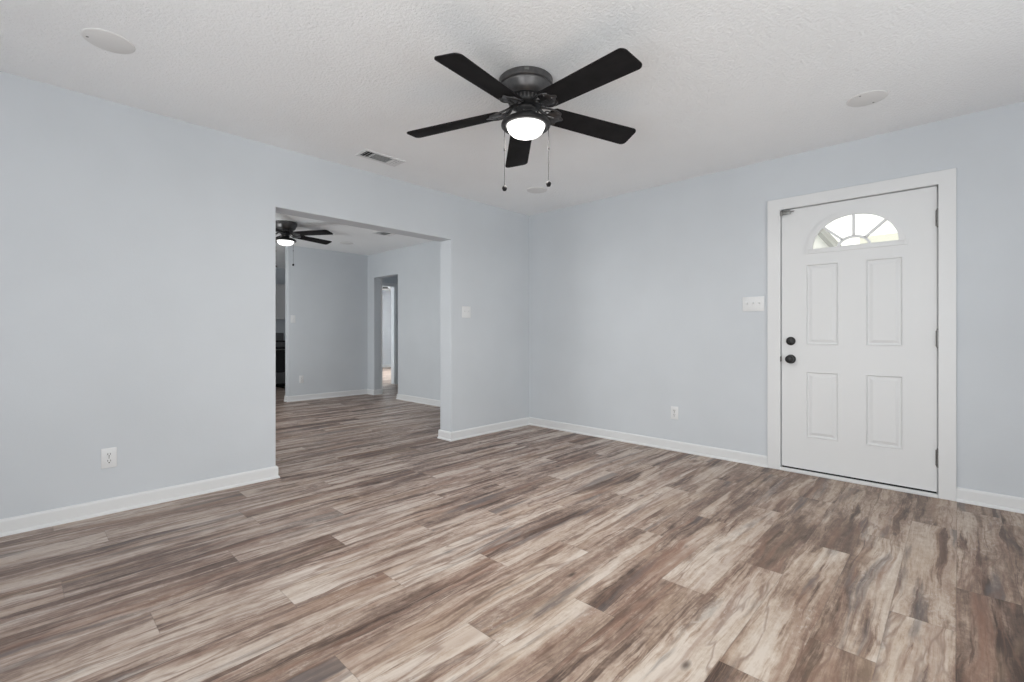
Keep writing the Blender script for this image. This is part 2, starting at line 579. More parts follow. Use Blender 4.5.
def wall_with_openings(axis, u0, u1, c0, c1, openings, z1=H, bev=None):
    """a wall slab along axis 'x' or 'y' with rectangular holes [(a, b, za, zb)]; bev = index of holes with rounded corners"""
    us = sorted({u0, u1, *[o[0] for o in openings], *[o[1] for o in openings]})
    zs = sorted({0.0, z1, *[o[2] for o in openings], *[o[3] for o in openings]})
    t = bmesh.new()
    V = {}

    def vv(u, c, z):
        k = (round(u, 5), round(c, 5), round(z, 5))
        if k not in V:
            V[k] = t.verts.new((u, c, z) if axis == 'x' else (c, u, z))
        return V[k]

    def solid(i, j):
        if i < 0 or j < 0 or i >= len(us) - 1 or j >= len(zs) - 1:
            return False
        um, zm = (us[i] + us[i + 1]) / 2, (zs[j] + zs[j + 1]) / 2
        return not any(o[0] < um < o[1] and o[2] < zm < o[3] for o in openings)
    for i in range(len(us) - 1):
        for j in range(len(zs) - 1):
            if not solid(i, j):
                continue
            a, b_, z0, z_ = us[i], us[i + 1], zs[j], zs[j + 1]
            t.faces.new((vv(a, c0, z0), vv(b_, c0, z0), vv(b_, c0, z_), vv(a, c0, z_)))
            t.faces.new((vv(a, c1, z0), vv(a, c1, z_), vv(b_, c1, z_), vv(b_, c1, z0)))
            if not solid(i - 1, j):
                t.faces.new((vv(a, c0, z0), vv(a, c0, z_), vv(a, c1, z_), vv(a, c1, z0)))
            if not solid(i + 1, j):
                t.faces.new((vv(b_, c0, z0), vv(b_, c1, z0), vv(b_, c1, z_), vv(b_, c0, z_)))
            if not solid(i, j - 1):
                t.faces.new((vv(a, c0, z0), vv(a, c1, z0), vv(b_, c1, z0), vv(b_, c0, z0)))
            if not solid(i, j + 1):
                t.faces.new((vv(a, c0, z_), vv(b_, c0, z_), vv(b_, c1, z_), vv(a, c1, z_)))
    bmesh.ops.recalc_face_normals(t, faces=t.faces[:])
    if bev:
        bmesh.ops.dissolve_limit(t, angle_limit=0.01, verts=t.verts[:], edges=t.edges[:])

        def is_rim(e):
            if len(e.link_faces) != 2:
                return False
            a, b2 = e.verts[0].co, e.verts[1].co
            ka = 0 if axis == 'x' else 1
            for (p, q, za, zb) in bev:
                for c in (p, q):
                    if abs(a[ka] - c) < 1e-4 and abs(b2[ka] - c) < 1e-4 and abs(a.z - b2.z) > .1:
                        return True
                if abs(a.z - zb) < 1e-4 and abs(b2.z - zb) < 1e-4 and abs(a[ka] - b2[ka]) > .1:
                    return True
            return False
        bevel_where(t, is_rim, 0.007, 3)
    m = MB()
    m.merge(t)
    return m


struct('wall_left', wall_with_openings('x', RX - .15, DX + .13, 0.0, WT, [(OX0, OX1, 0.0, OZ)], bev=[(OX0, OX1, 0.0, OZ)]),
       M['wall'], 'long pale blue-grey wall on the left with the wide cased-less opening', 'wall')
struct('wall_right', wall_with_openings('y', RY, -0.0, 0.0, 0.15, [(DD1 - .02, DD0 + .02, 0.0, 2.05)]),
       M['wall'], 'pale blue-grey wall that holds the white entry door', 'wall')
WIN = [(-5.0, -1.2, .3, 2.25), (-4.8, -1.6, .3, 2.25), (1.0, 3.4, .5, 2.2), (6.2, 8.6, .5, 2.2), (4.7, 5.9, 1.05, 1.95)]  # rear and side openings placed and sized for light, kitchen one added
struct('wall_rear', wall_with_openings('x', RX - .15, .15, RY - .15, RY, [WIN[0]]), M['wall'],
       'pale blue-grey wall with a wide unseen window placed behind the viewer for light', 'wall')
struct('wall_side', wall_with_openings('y', RY, 0.0, RX - .15, RX, [WIN[1]]), M['wall'],
       'pale blue-grey side wall with an unseen window placed left of the viewer for light', 'wall')
struct('wall_dining_left', wall_with_openings('y', WT, 6.75, -3.95, -3.8, [WIN[2], WIN[4]]), M['wall'],
       'dining room side wall with a window', 'wall')
struct('wall_dining_right', wall_with_openings('y', WT, FY + .0, DX, DX + .13, [(PY0, PY1, 0.0, PZ)], bev=[(PY0, PY1, 0.0, PZ)]),
       M['wall'], 'blue-grey dining room wall with the narrow passage to the bright bedroom', 'wall')
mb = MB()
mb.box(FX, DX + .13, FY, FY + .12, 0, H, .006)
struct('wall_dining_back', mb, M['wall'], 'blue-grey wall between dining room and kitchen, seen through the opening', 'wall')
mb = MB()
mb.box(-3.95, .365, 6.75, 6.9, 0, H)
mb.box(DX, DX + .13, FY + .12, 6.75, 0, H)
struct('wall_kitchen', mb, M['wall'], 'dim grey kitchen wall behind the black stove', 'wall')
BX0, BX1, BZ = 0.50, 1.325, 2.045         # bedroom doorway
struct('wall_hall', wall_with_openings('x', DX + .13, 1.9, 4.95, 5.07, [(BX0, BX1, 0.0, BZ)]), M['wall'],
       'short hall wall around the bright bedroom doorway', 'wall')
mb = MB()
mb.box(1.75, 1.9, 2.45, 4.95, 0, H)
mb.box(DX + .13, 1.75, 2.45, 2.6, 0, H)
struct('wall_hall_side', mb, M['wall'], 'hall side walls', 'wall')
mb = MB()
mb.box(-.75, -.6, 6.9, 9.65, 0, H)
mb.box(-.6, 4.75, 9.5, 9.65, 0, H)
mb.box(1.9, 4.6, 4.92, 5.07, 0, H)
struct('wall_bedroom', mb, M['wall'], 'bright bedroom walls beyond the hall', 'wall')
struct('wall_bedroom_window', wall_with_openings('y', 4.92, 9.5, 4.6, 4.75, [WIN[3]]), M['wall'],
       'bedroom wall with a window', 'wall')

mb = MB()
mb.box(RX - .15, .15, RY - .15, 0.0, H, H + .12)
mb.box(-3.95, 1.9, 0.0, 6.9, H, H + .12)
mb.box(-.75, 4.75, 6.9, 9.65, H, H + .12)
mb.box(1.9, 4.75, 4.92, 6.9, H, H + .12)
struct('ceiling', mb, M['ceiling'], 'white textured ceiling', 'ceiling')

# ------------------------------------------------------------------ baseboards with shoe moulding
PROF = [(0, 0), (.021, 0), (.021, .006), (.019, .013), (.0135, .018), (.0125, .019), (.0125, .076), (.010, .084), (.005, .089), (0, .089)]


def base(name, path, label):
    m = MB()
    m.molding(path, PROF)
    struct(name, m, M['trim'], label, 'baseboard')


base('baseboard_left', [(RX, 0), (OX0, 0), (OX0, WT), (-3.8, WT)], 'white baseboard along the left wall up to the wide opening')
base('baseboard_corner', [(DX, WT), (OX1, WT), (OX1, 0), (0, 0)], 'white baseboard on the short wall between the opening and the corner')
base('baseboard_right', [(0, 0), (0, -2.540)], 'white baseboard from the corner to the entry door')
base('baseboard_door', [(0, -3.626), (0, RY)], 'short white baseboard right of the entry door')
base('baseboard_dining', [(DX + .13, PY0), (DX, PY0), (DX, WT)], 'white baseboard on the dining room side wall')
base('baseboard_back', [(FX, FY + .12), (FX, FY), (DX, FY), (DX, PY1), (DX + .13, PY1)], 'white baseboard on the dining room back wall')
base('baseboard_rear', [(0, RY), (RX, RY), (RX, 0)], 'white baseboard behind the viewer')
base('baseboard_hall', [(1.75, 4.95), (1.75, 2.6)], 'white baseboard in the hall')
base('baseboard_bedroom', [(-.6, 9.5), (4.6, 9.5), (4.6, 5.07)], 'white baseboard in the bright bedroom')

# ------------------------------------------------------------------ windows: unseen ones placed behind the viewer and in the kitchen for light, and others
def window(idx, axis, c, a, b, z0, z1, label):
    """c: inner wall face coordinate, wall goes outward by .15*s"""
    s = -1 if c < 0 else 1
    co0, co1 = c + s * .03, c + s * .09

    def bx(m, u0, u1, d0, d1, za, zb, bev=.003):
        if axis == 'x':
            m.box(u0, u1, min(d0, d1), max(d0, d1), za, zb, bev)
        else:
            m.box(min(d0, d1), max(d0, d1), u0, u1, za, zb, bev)
    f = MB()
    bx(f, a, a + .05, co0, co1, z0, z1)
    bx(f, b - .05, b, co0, co1, z0, z1)
    bx(f, a + .05, b - .05, co0, co1, z0, z0 + .05)
    bx(f, a + .05, b - .05, co0, co1, z1 - .05, z1)
    mid = (a + b) / 2
    bx(f, mid - .02, mid + .02, co0, co1, z0 + .05, z1 - .05)
    root = f.build('window_%d' % idx, M['trim'])
    tag(root, label, 'window', kind='structure')
    g = MB()
    bx(g, a + .05, mid - .02, c + s * .058, c + s * .062, z0 + .05, z1 - .05, 0)
    bx(g, mid + .02, b - .05, c + s * .058, c + s * .062, z0 + .05, z1 - .05, 0)
    g.build('window_pane', M['glass'], root)
    sl = MB()
    bx(sl, a - .06, b + .06, c - s * .03, c - s * .0, z0 - .03, z0, .004)
    sl.build('window_sill', M['trim'], root)


window(1, 'x', RY, *WIN[0], 'wide white unseen window placed behind the viewer for light')
window(2, 'y', RX, *WIN[1], 'white unseen window placed left of the viewer for light')
window(3, 'y', -3.8, *WIN[2], 'white dining room window')
window(4, 'y', 4.6, *WIN[3], 'white bedroom window')
window(5, 'y', -3.8, *WIN[4], 'small white unseen kitchen window added for light')

# ------------------------------------------------------------------ entry door
mb = MB()
mb.prism([(-2.539, 0), (-2.539, 2.112), (-3.626, 2.112), (-3.626, 0), (DD1, 0), (DD1, 2.026), (DD0, 2.026), (DD0, 0)],
         -.018, 0, Matrix(((0, 0, 1, 0), (1, 0, 0, 0), (0, 1, 0, 0), (0, 0, 0, 1))), .003)
mb.box(0, .15, DD0, DD0 + .02, 0, 2.05)
mb.box(0, .15, DD1 - .02, DD1, 0, 2.05)
mb.box(0, .15, DD1, DD0, 2.026, 2.05)
mb.box(.056, .075, DD0 - .014, DD0, 0, 2.026)
mb.box(.056, .075, DD1, DD1 + .014, 0, 2.026)
mb.box(.056, .075, DD1, DD0, 2.010, 2.026)
struct('trim_1', mb, M['trim'], 'flat white casing around the entry door', 'door casing')
mb = MB()
mb.box(-.024, .004, DD1, DD0, 0, .024, .004)
mb.box(.004, .16, DD1, DD0, 0, .018, .002)
struct('trim_2', mb, M['trim'], 'white threshold strip under the entry door', 'threshold')

# the slab is one surface in local (a = along the wall from the hinge-free edge, z) pressed with four raised panels
SY0, SY1, SZ0, SZ1 = DD0 - .004, DD1 + .007, .034, 2.021
SX = .006                 # room-side face
door = thing('door_1', 'closed white four-panel entry door with a half-round window and black knob', 'door', (SX, (SY0 + SY1) / 2, 0), 0, kind='structure')
DY = (SY0 + SY1) / 2


def arch(a, b, n, yc, zc):
    return [(yc + a * math.cos(PI * i / n), zc + b * math.sin(PI * i / n)) for i in range(n + 1)]


GY, GZ, GA, GB = -3.093, 1.698, 0.250, 0.224     # glass half-ellipse
PANELS = [(-2.800, -3.004, .976, 1.585), (-3.162, -3.365, .976, 1.585), (-2.800, -3.004, .278, .776), (-3.162, -3.365, .278, .776)]
# front skin: grid with a hole for the glass and stepped panels
t = bmesh.new()
hole = [(y, z) for y, z in arch(GA + .012, GB + .012, 40, GY, GZ)]
hole = hole[::-1]
# slab upper part with arched hole (z from 1.64 up), made of strips
zsplit = GZ - .012


def q(pts, x=0.0):
    t.faces.new([t.verts.new((x, y, z)) for y, z in pts])


yl, yr = SY0, SY1
he = [(GY + (GA + .012) * math.cos(PI * i / 40), zsplit + (GB + .024) * math.sin(PI * i / 40)) for i in range(41)]
for (ya, za), (yb, zb) in zip(he, he[1:]):
    q([(ya, za), (yb, zb), (yb, SZ1), (ya, SZ1)])
q([(yl, zsplit), (he[0][0], zsplit), (he[0][0], SZ1), (yl, SZ1)])
q([(he[-1][0], zsplit), (yr, zsplit), (yr, SZ1), (he[-1][0], SZ1)])
ys = [yl, -2.800, -3.004, -3.162, -3.365, yr]
zs = [SZ0, .278, .776, .976, 1.585, zsplit]
for i in range(5):
    for j in range(5):
        if i in (1, 3) and j in (1, 3):
            continue
        q([(ys[i], zs[j]), (ys[i + 1], zs[j]), (ys[i + 1], zs[j + 1]), (ys[i], zs[j + 1])])
# raised panels: groove down, flat, slope up to field
for (a, b, z0, z1) in PANELS:
    rings = []
    for ins, dep in ((0, 0), (.005, -.0025), (.012, .0065), (.020, .007), (.040, .0005)):
        rings.append([(dep, a - ins, z0 + ins), (dep, b + ins, z0 + ins), (dep, b + ins, z1 - ins), (dep, a - ins, z1 - ins)])
    for A, B in zip(rings, rings[1:]):
        for k in range(4):
            t.faces.new([t.verts.new(p) for p in (A[k], A[(k + 1) % 4], B[(k + 1) % 4], B[k])])
    t.faces.new([t.verts.new(p) for p in rings[-1]])
# rim and back
th = .044
for p0, p1 in (((yl, SZ0), (yl, SZ1)), ((yl, SZ1), (yr, SZ1)), ((yr, SZ1), (yr, SZ0)), ((yr, SZ0), (yl, SZ0))):
    t.faces.new([t.verts.new(p) for p in ((0, *p0), (0, *p1), (th, *p1), (th, *p0))])
for (ya, za), (yb, zb) in zip(he + [he[0]], he[1:] + [he[0]]):
    if (ya, za) != (yb, zb):
        t.faces.new([t.verts.new(p) for p in ((0, ya, za), (0, yb, zb), (th, yb, zb), (th, ya, za))])
for (ya, za), (yb, zb) in zip(he, he[1:]):
    q([(ya, za), (yb, zb), (yb, SZ1), (ya, SZ1)], th)
q([(yl, zsplit), (he[0][0], zsplit), (he[0][0], SZ1), (yl, SZ1)], th)
q([(he[-1][0], zsplit), (yr, zsplit), (yr, SZ1), (he[-1][0], SZ1)], th)
q([(yl, SZ0), (yr, SZ0), (yr, zsplit), (yl, zsplit)], th)
bmesh.ops.remove_doubles(t, verts=t.verts[:], dist=1e-5)
bmesh.ops.recalc_face_normals(t, faces=t.faces[:])
bmesh.ops.translate(t, verts=t.verts[:], vec=(0, -DY, 0))
mb = MB()
mb.merge(t)
mb.build('door_slab', M['door'], door)

# moulded half-round window frame with sunburst bars
mb = MB()


def arch_ring(a0, b0, a1, b1, x0, x1, zc0, zc1, n=48):
    """half-elliptic band between two half ellipses, extruded in x"""
    tt = bmesh.new()
    r = []
    for i in range(n + 1):
        cth, sth = math.cos(PI * i / n), math.sin(PI * i / n)
        r.append([tt.verts.new((x, GY - DY + a * cth, zc + b * sth)) for x, a, b, zc in
                  ((x0, a0, b0, zc0), (x0, a1, b1, zc1), (x1, a1, b1, zc1), (x1, a0, b0, zc0))])
    for A, B in zip(r, r[1:]):
        for k in range(4):
            tt.faces.new((A[k], A[(k + 1) % 4], B[(k + 1) % 4], B[k]))
    tt.faces.new(r[0])
    tt.faces.new(r[-1][::-1])
    bmesh.ops.recalc_face_normals(tt, faces=tt.faces[:])
    return tt


mb.merge(arch_ring(GA + .036, GB + .032, GA, GB, -.016, .004, GZ - .005, GZ - .005))
mb.merge(arch_ring(GA + .050, GB + .046, GA + .030, GB + .026, -.008, .004, GZ - .034, GZ - .034))
mb.box(-.005, .004, GY - DY - GA - .044, GY - DY + GA + .044, GZ - .036, GZ, .003)
mb.merge(arch_ring(.098, .072, .082, .056, -.009, .012, GZ - .004, GZ - .004, 24))


def bar(p0, p1, wd, x0, x1):
    p0, p1 = Vector(p0), Vector(p1)
    d = (p1 - p0).normalized()
    nn = Vector((-d.y, d.x)) * wd / 2
    o = [p0 + nn, p1 + nn, p1 - nn, p0 - nn]
    tt = bmesh.new()
    A = [tt.verts.new((x0, v.x, v.y)) for v in o]
    B = [tt.verts.new((x1, v.x, v.y)) for v in o]
    tt.faces.new(A)
    tt.faces.new(B[::-1])
    for k in range(4):
        tt.faces.new((A[k], A[(k + 1) % 4], B[(k + 1) % 4], B[k]))
    bmesh.ops.recalc_face_normals(tt, faces=tt.faces[:])
    mb.merge(tt)


yc = GY - DY
for ang in (43, 90, 137):
    c_, s_ = math.cos(math.radians(ang)), math.sin(math.radians(ang))
    bar((yc + .09 * c_, GZ + .064 * s_), (yc + (GA + .01) * c_, GZ + (GB + .01) * s_), .016, -.009, .012)
wf = mb.build('window_frame', M['trim'], door, smooth=True)
g = MB()
g.merge(arch_ring(GA + .011, GB + .011, .0005, .0005, .016, .020, GZ - .011, GZ - .011))
g.build('window_pane', M['glass'], wf)

# hardware
def knob_at(z, prof, name):
    m = MB()
    m.lathe(prof, 32, Matrix.Translation((0, -2.698 - DY, z)) @ Matrix.Rotation(-PI / 2, 4, 'Y'))
    return m.build(name, M['black'], door, smooth=True)


knob_at(.866, [(0, 0), (.034, 0), (.035, .004), (.031, .009), (.014, .012), (.012, .022), (.016, .027), (.026, .032), (.030, .041),
               (.029, .050), (.022, .056), (.010, .059), (0, .0595)], 'door_knob')
dbolt = knob_at(1.005, [(0, 0), (.032, 0), (.033, .006), (.030, .014), (.024, .019), (.0, .020)], 'deadbolt')
mb = MB()
mb.box(-.038, -.018, -2.693 - DY - .004, -2.693 - DY + .004, 1.005 - .017, 1.005 + .017, .002)
mb.build('thumb_turn', M['black'], dbolt)
mb = MB()
mb.box(-.0245, -.001, DD0 - DY - .0035, DD0 - DY + .0005, .845, .885, .0005)
mb.build('strike_plate', M['black'], door)
for zz in (1.812, 1.030, .257):
    m = MB()
    yh = DD1 - DY + .003
    for k in range(5):
        za = zz - .055 + k * .022
        m.lathe([(0, za), (.0088, za), (.0088, za + .0205), (0, za + .0205)], 14, Matrix.Translation((-.012, yh, 0)))
    m.lathe([(0, zz + .055), (.005, zz + .056), (.006, zz + .060), (0, zz + .064)], 12, Matrix.Translation((-.012, yh, 0)))
    m.lathe([(0, zz - .064), (.006, zz - .060), (.005, zz - .056), (0, zz - .055)], 12, Matrix.Translation((-.012, yh, 0)))
    m.box(-.0055, -.0005, yh, yh + .012, zz - .05, zz + .05)
    hg = m.build('hinge', M['steel'], door, smooth=True)
# steel guard latch at the top of the free edge
mb = MB()
mb.box(-.030, -.0185, -2.700 - DY, -2.634 - DY, 1.984, 2.012, .002)
mb.tube([(-.026, -2.700 - DY, 1.998), (-.026, -2.722 - DY, 2.000)], .004, 10)
mb.box(-.034, -.0185, -2.646 - DY, -2.632 - DY, 1.976, 2.016, .002)
mb.box(-.020, .0, -2.690 - DY, -2.650 - DY, 1.988, 2.008, .001)
mb.build('guard_latch', M['steel'], door, smooth=True)
mb = MB()
mb.box(.012, .042, SY1 - DY + .002, SY0 - DY - .002, .019, .0335)
mb.build('door_sweep', M['gasket'], door)

# ------------------------------------------------------------------ outside the entry door
mb = MB()
mb.box(.15, 14, -14, 8, -.25, -.15)
struct('ground', mb, M['soil'], 'pale paving outside the entry door', 'ground')
hs = thing('shed', 'white gabled shed with grey roof edge, lower left in the half-round door window', 'shed', (5.0, -1.2, -.15))
mb = MB()
YZ = Matrix(((0, 0, 1, 0), (1, 0, 0, 0), (0, 1, 0, 0), (0, 0, 0, 1)))
mb.prism([(-1.25, 0), (1.25, 0), (1.25, 2.15), (0, 3.90), (-1.25, 2.15)], 0, 2.4, YZ)
mb.build('shed_wall', M['house'], hs)
mb = MB()
mb.prism([(-1.45, 1.87), (0, 3.90), (1.45, 1.87), (1.45, 1.97), (0, 4.00), (-1.45, 1.97)], -.08, 2.5, YZ)
mb.build('shed_roof', M['shingle'], hs)
mb = MB()
mb.box(-.03, .04, -.64, -.2, 1.9, 2.58, .01)
mb.build('shed_window', M['gasket'], hs)
gs = thing('garage', 'cream garage with a flat eave at the lower right of the half-round door window', 'garage', (9.4, -4.15, -.15))
mb = MB()
mb.box(0, 5, -2.4, 2.1, 0, 3.22)
mb.build('garage_wall', M['cream'], gs)
mb = MB()
mb.box(-.3, 5.3, -2.6, 2.15, 3.22, 3.42, .02)
mb.build('garage_roof', M['cream'], gs)

# ------------------------------------------------------------------ ceiling fan
FANC = (-2.202, -1.930, H)


def smooth_loop(p, n=5):
    """closed Catmull-Rom curve through the points"""
    out = []
    for i in range(len(p)):
        a, b, c, d = (Vector(p[(i + j - 1) % len(p)]) for j in range(4))
        for k in range(n):
            t_ = k / n
            v = 0.5 * ((2 * b) + (c - a) * t_ + (2 * a - 5 * b + 4 * c - d) * t_ ** 2 + (3 * b - a - 3 * c + d) * t_ ** 3)
            out.append((v.x, v.y))
    return out


def blade_matrix(k, droop=.070, wob=1.0):
    """hub angle, a little sag, and the blade pitch"""
    ang = math.radians(119.6 + 72 * k + wob * (0, 0, .75, 0, 0)[k])
    sag = droop + wob * (0, -.004, 0, .018, .004)[k] + wob * (.036 * math.sin(ang) - .007 * math.cos(ang))
    return (Matrix.Rotation(ang, 4, 'Z') @ Matrix.Translation((0, 0, -.1565)) @ Matrix.Rotation(sag, 4, 'Y')
            @ Matrix.Rotation(math.radians(-11), 4, 'X') @ Matrix.Diagonal((1 + wob * (0, -.008, -.006, .002, 0)[k] if k != 2 else 1.018, 1, 1, 1)))


def make_fan(label):
    root = thing('ceiling_fan', label, 'ceiling fan', FANC, 0, 'black hugger ceiling fans')
    m = MB()
    m.lathe([(0, 0), (.143, 0), (.147, -.004), (.147, -.034), (.143, -.038), (.138, -.040), (.138, -.046), (.136, -.050),
             (.130, -.060), (.123, -.078), (.112, -.092), (.103, -.098), (.100, -.101), (0, -.101)], 64)
    body = m.build('motor_housing', M['bronze'], root, smooth=True)
    m = MB()
    m.box(-.150, -.146, -.012, .012, -.022, -.008, .001)
    m.build('housing_screw', M['steel'], body, smooth=True).rotation_euler = (0, 0, math.radians(44))
    m = MB()
    m.lathe([(0, -.1), (.088, -.1), (.090, -.104), (.090, -.128), (.084, -.140), (.066, -.150), (.056, -.153), (0, -.153)], 64)
    fw = m.build('flywheel', M['black'], root, smooth=True)
    m = MB()
    for k in range(28):
        one = MB()
        one.box(.086, .0935, -.0035, .0035, -.129, -.105, .001)
        one.b.transform(Matrix.Rotation(2 * PI * k / 28, 4, 'Z'))
        m.merge(one.b)
    m.build('cooling_fins', M['bronze'], fw)
    m = MB()
    m.lathe([(0, -.152), (.056, -.152), (.058, -.158), (.054, -.164), (.046, -.172), (.046, -.192), (.052, -.200), (.070, -.206), (0, -.206)], 48)
    for k in range(4):
        a = 2 * PI * k / 4 + .5
        m.lathe([(0, -.186), (.010, -.186), (.012, -.180), (.010, -.174), (0, -.174)], 12, Matrix.Translation((.044 * math.cos(a), .044 * math.sin(a), 0)))
    m.build('switch_housing', M['darkbronze'], root, smooth=True)
    m = MB()
    m.lathe([(.066, -.204), (.090, -.209), (.118, -.222), (.129, -.230), (.134, -.238), (.134, -.248), (.129, -.254), (.118, -.256),
             (.106, -.252), (.102, -.246), (.102, -.238), (.100, -.232), (.066, -.215), (.066, -.204)], 64)
    lk = m.build('light_kit_ring', M['darkbronze'], root, smooth=True)
    m = MB()
    m.lathe([(.101, -.240), (.103, -.250), (.100, -.263), (.092, -.278), (.077, -.292), (.054, -.302), (.027, -.308), (0, -.3095)], 64)
    m.build('glass_bowl', M['glow'], lk, smooth=True)
    # blades
    nb = 14
    for k in range(5):
        ang = math.radians(119.6 + 72 * k)
        # outline along local x: root at r=.20, tip at r=.70
        half = lambda r:   .068 + .010 * min(1, max(0, (r - .20) / .44))
        top, bot = [], []
        rc = .030
        R0, R1 = .128, .685
        pts = []
        # root end rounded
        for i in range(7):
            a = PI / 2 + PI * i / 6
            pts.append((R0 + .03 + .03 * math.cos(a), half(.2) * math.sin(a) if abs(math.sin(a)) < .99 else half(.2) * math.copysign(1, math.sin(a))))
        # far edge, tip corners
        hw = half(R1)
        skew = .004
        for cx_, cy_, a0 in ((R1 - rc - skew, -hw + rc, -PI / 2), (R1 - rc + skew * .3, hw - rc, 0)):
            for i in range(7):
                a = a0 + PI / 2 * i / 6
                pts.append((cx_ + rc * math.cos(a), cy_ + rc * math.sin(a)))
        mat = None
        m = MB()
        m.prism(pts, -.003, .003, mat, .0012)
        bl = m.build('blade', M['blade'], root, smooth=True)
        bl.matrix_basis = blade_matrix(k)
        m = MB()
        # scrolled blade iron: a drooping arm, two curved side loops and a scalloped plate under the blade
        zt = .030
        m.tube([(.066, 0, zt), (.080, 0, zt - .004), (.094, 0, .014), (.110, 0, .002), (.135, 0, -.006), (.17, 0, -.007)],
               [.012, .011, .009, .008, .007, .006], 10, True, mat)
        for s in (-1, 1):
            loop = []
            for i in range(15):
                u = i / 14
                loop.append((.076 + .120 * u, s * (.008 + .048 * math.sin(PI * min(1, u * .78 + .02)) ** .8),   .030 * (1 - u) ** 3 - .006))
            m.tube(loop, [.0055] * 15, 8, True, mat)
            curl = []
            for i in range(13):
                a = PI * 1.5 * i / 12
                curl.append((.116 + .016 * math.cos(a) * (1 - i / 26), s * (.024 + .014 * math.sin(a) * (1 - i / 26)), -.005))
            m.tube(curl, .004, 8, True, mat)
        half_plate = [(.118, .010), (.132, .026), (.150, .044), (.174, .053), (.194, .048), (.198, .032), (.206, .018), (.224, .007)]
        plate = half_plate + [(a_, -b_) for a_, b_ in reversed(half_plate)]
        m.prism(smooth_loop(plate), -.0075, -.0035, mat, .001)
        for sx, sy in ((.174, -.038), (.174, .038), (.194, 0)):
            m.lathe([(0, -.0105), (.004, -.0105), (.0055, -.0075), (0, -.0075)], 12, Matrix.Translation((sx, sy, 0)))
        m.build('blade_iron', M['iron'], bl, smooth=True)
    # pull chains at both sides of the light kit
    for (cx_, cy_, zb) in ((-.098, .066, -.585), (.057, -.113, -.565)):
        m = MB()
        m.tube([(cx_, cy_, -.236), (cx_, cy_, zb)], .0016, 6)
        nbead = int((-.25 - zb) / .011)
        for i in range(nbead):
            z = -.250 - i * .011
            m.lathe([(0, z - .0026), (.0026, z), (0, z + .0026)], 6, Matrix.Translation((cx_, cy_, 0)))
        m.lathe([(0, -.395), (.0042, -.392), (.0042, -.378), (0, -.375)], 8, Matrix.Translation((cx_, cy_, 0)))
        ch = m.build('pull_chain', M['chain'], root)
        m = MB()
        m.lathe([(0, zb - .024), (.009, zb - .022), (.0135, zb - .010), (.012, zb - .001), (.005, zb + .006), (0, zb + .008)], 20, Matrix.Translation((cx_, cy_, 0)))
        m.build('chain_fob', M['blade'], ch, smooth=True)
    return root


fan = make_fan('large five-blade black ceiling fan with lit bowl, nearest on the ceiling')
fan2 = dup(fan, (-1.837, 2.410, H), math.radians(35.4), 'five-blade black ceiling fan in the room beyond the wide opening, half hidden by the wall')
fan2.scale = (.92, .92, .92)
fan3 = dup(fan, (2.12, 7.77, H), math.radians(-21.6), 'dark fan blade tip just visible at the top of the narrow bright passage')
for f in (fan2, fan3):
    k = 0
    for c in sorted(f.children, key=lambda o: o.name):
        if c.name.startswith('blade'):
            c.matrix_basis = blade_matrix(k, .012, 0.0)
            k += 1
for c in fan2.children:
    if c.name.startswith('pull_chain'):
        c.rotation_euler = (0, 0, math.radians(-35.4))

# the lamps of the two fans, shining down out of their bowls
for nm, p, e, r in (('fan_lamp', FANC, 22, .20), ('dining_fan_lamp', (-1.837, 2.41, H), 5, .18)):
    d = bpy.data.lights.new(nm, 'AREA')
    d.shape = 'DISK'
    d.size = r
    d.energy = e
    d.color = (1, .97, .92)
    o = bpy.data.objects.new(nm, d)
    COL.objects.link(o)
    o.location = (p[0], p[1], H - .312)

# ------------------------------------------------------------------ round blank cover plates on the ceiling
def cover_plate(x, y, r, label, scr):
    root = thing('ceiling_cover_plate', label, 'cover plate', (x, y, H), 0, 'round cover plates on the ceilings')
    m = MB()
    m.lathe([(0, 0), (r, 0), (r, -.0012), (r - .002, -.003), (r - .006, -.0042), (0, -.0048)], 56)
    m.build('plate', M['cover'], root, smooth=True)
    for a in scr:
        m = MB()
        m.lathe([(0, -.0044), (.0055, -.0046), (.0045, -.006), (0, -.0064)], 16,
                Matrix.Translation(((r - .022) * math.cos(a), (r - .022) * math.sin(a), 0)))
        m.build('screw', M['steel'], root, smooth=True)


cover_plate(-3.815, -.738, .098, 'round white cover plate on the ceiling near the top left corner of the photo', (PI * .93,))
cover_plate(-.677, -3.247, .098, 'round white cover plate on the ceiling above the entry door', (PI * .9, -.3))
cover_plate(-.685, -.709, .098, 'small grey-looking round cover plate on the ceiling behind the pull chains', ())
cover_plate(-.69, 3.096, .098, 'round cover plate on the ceiling of the room beyond the opening', ())

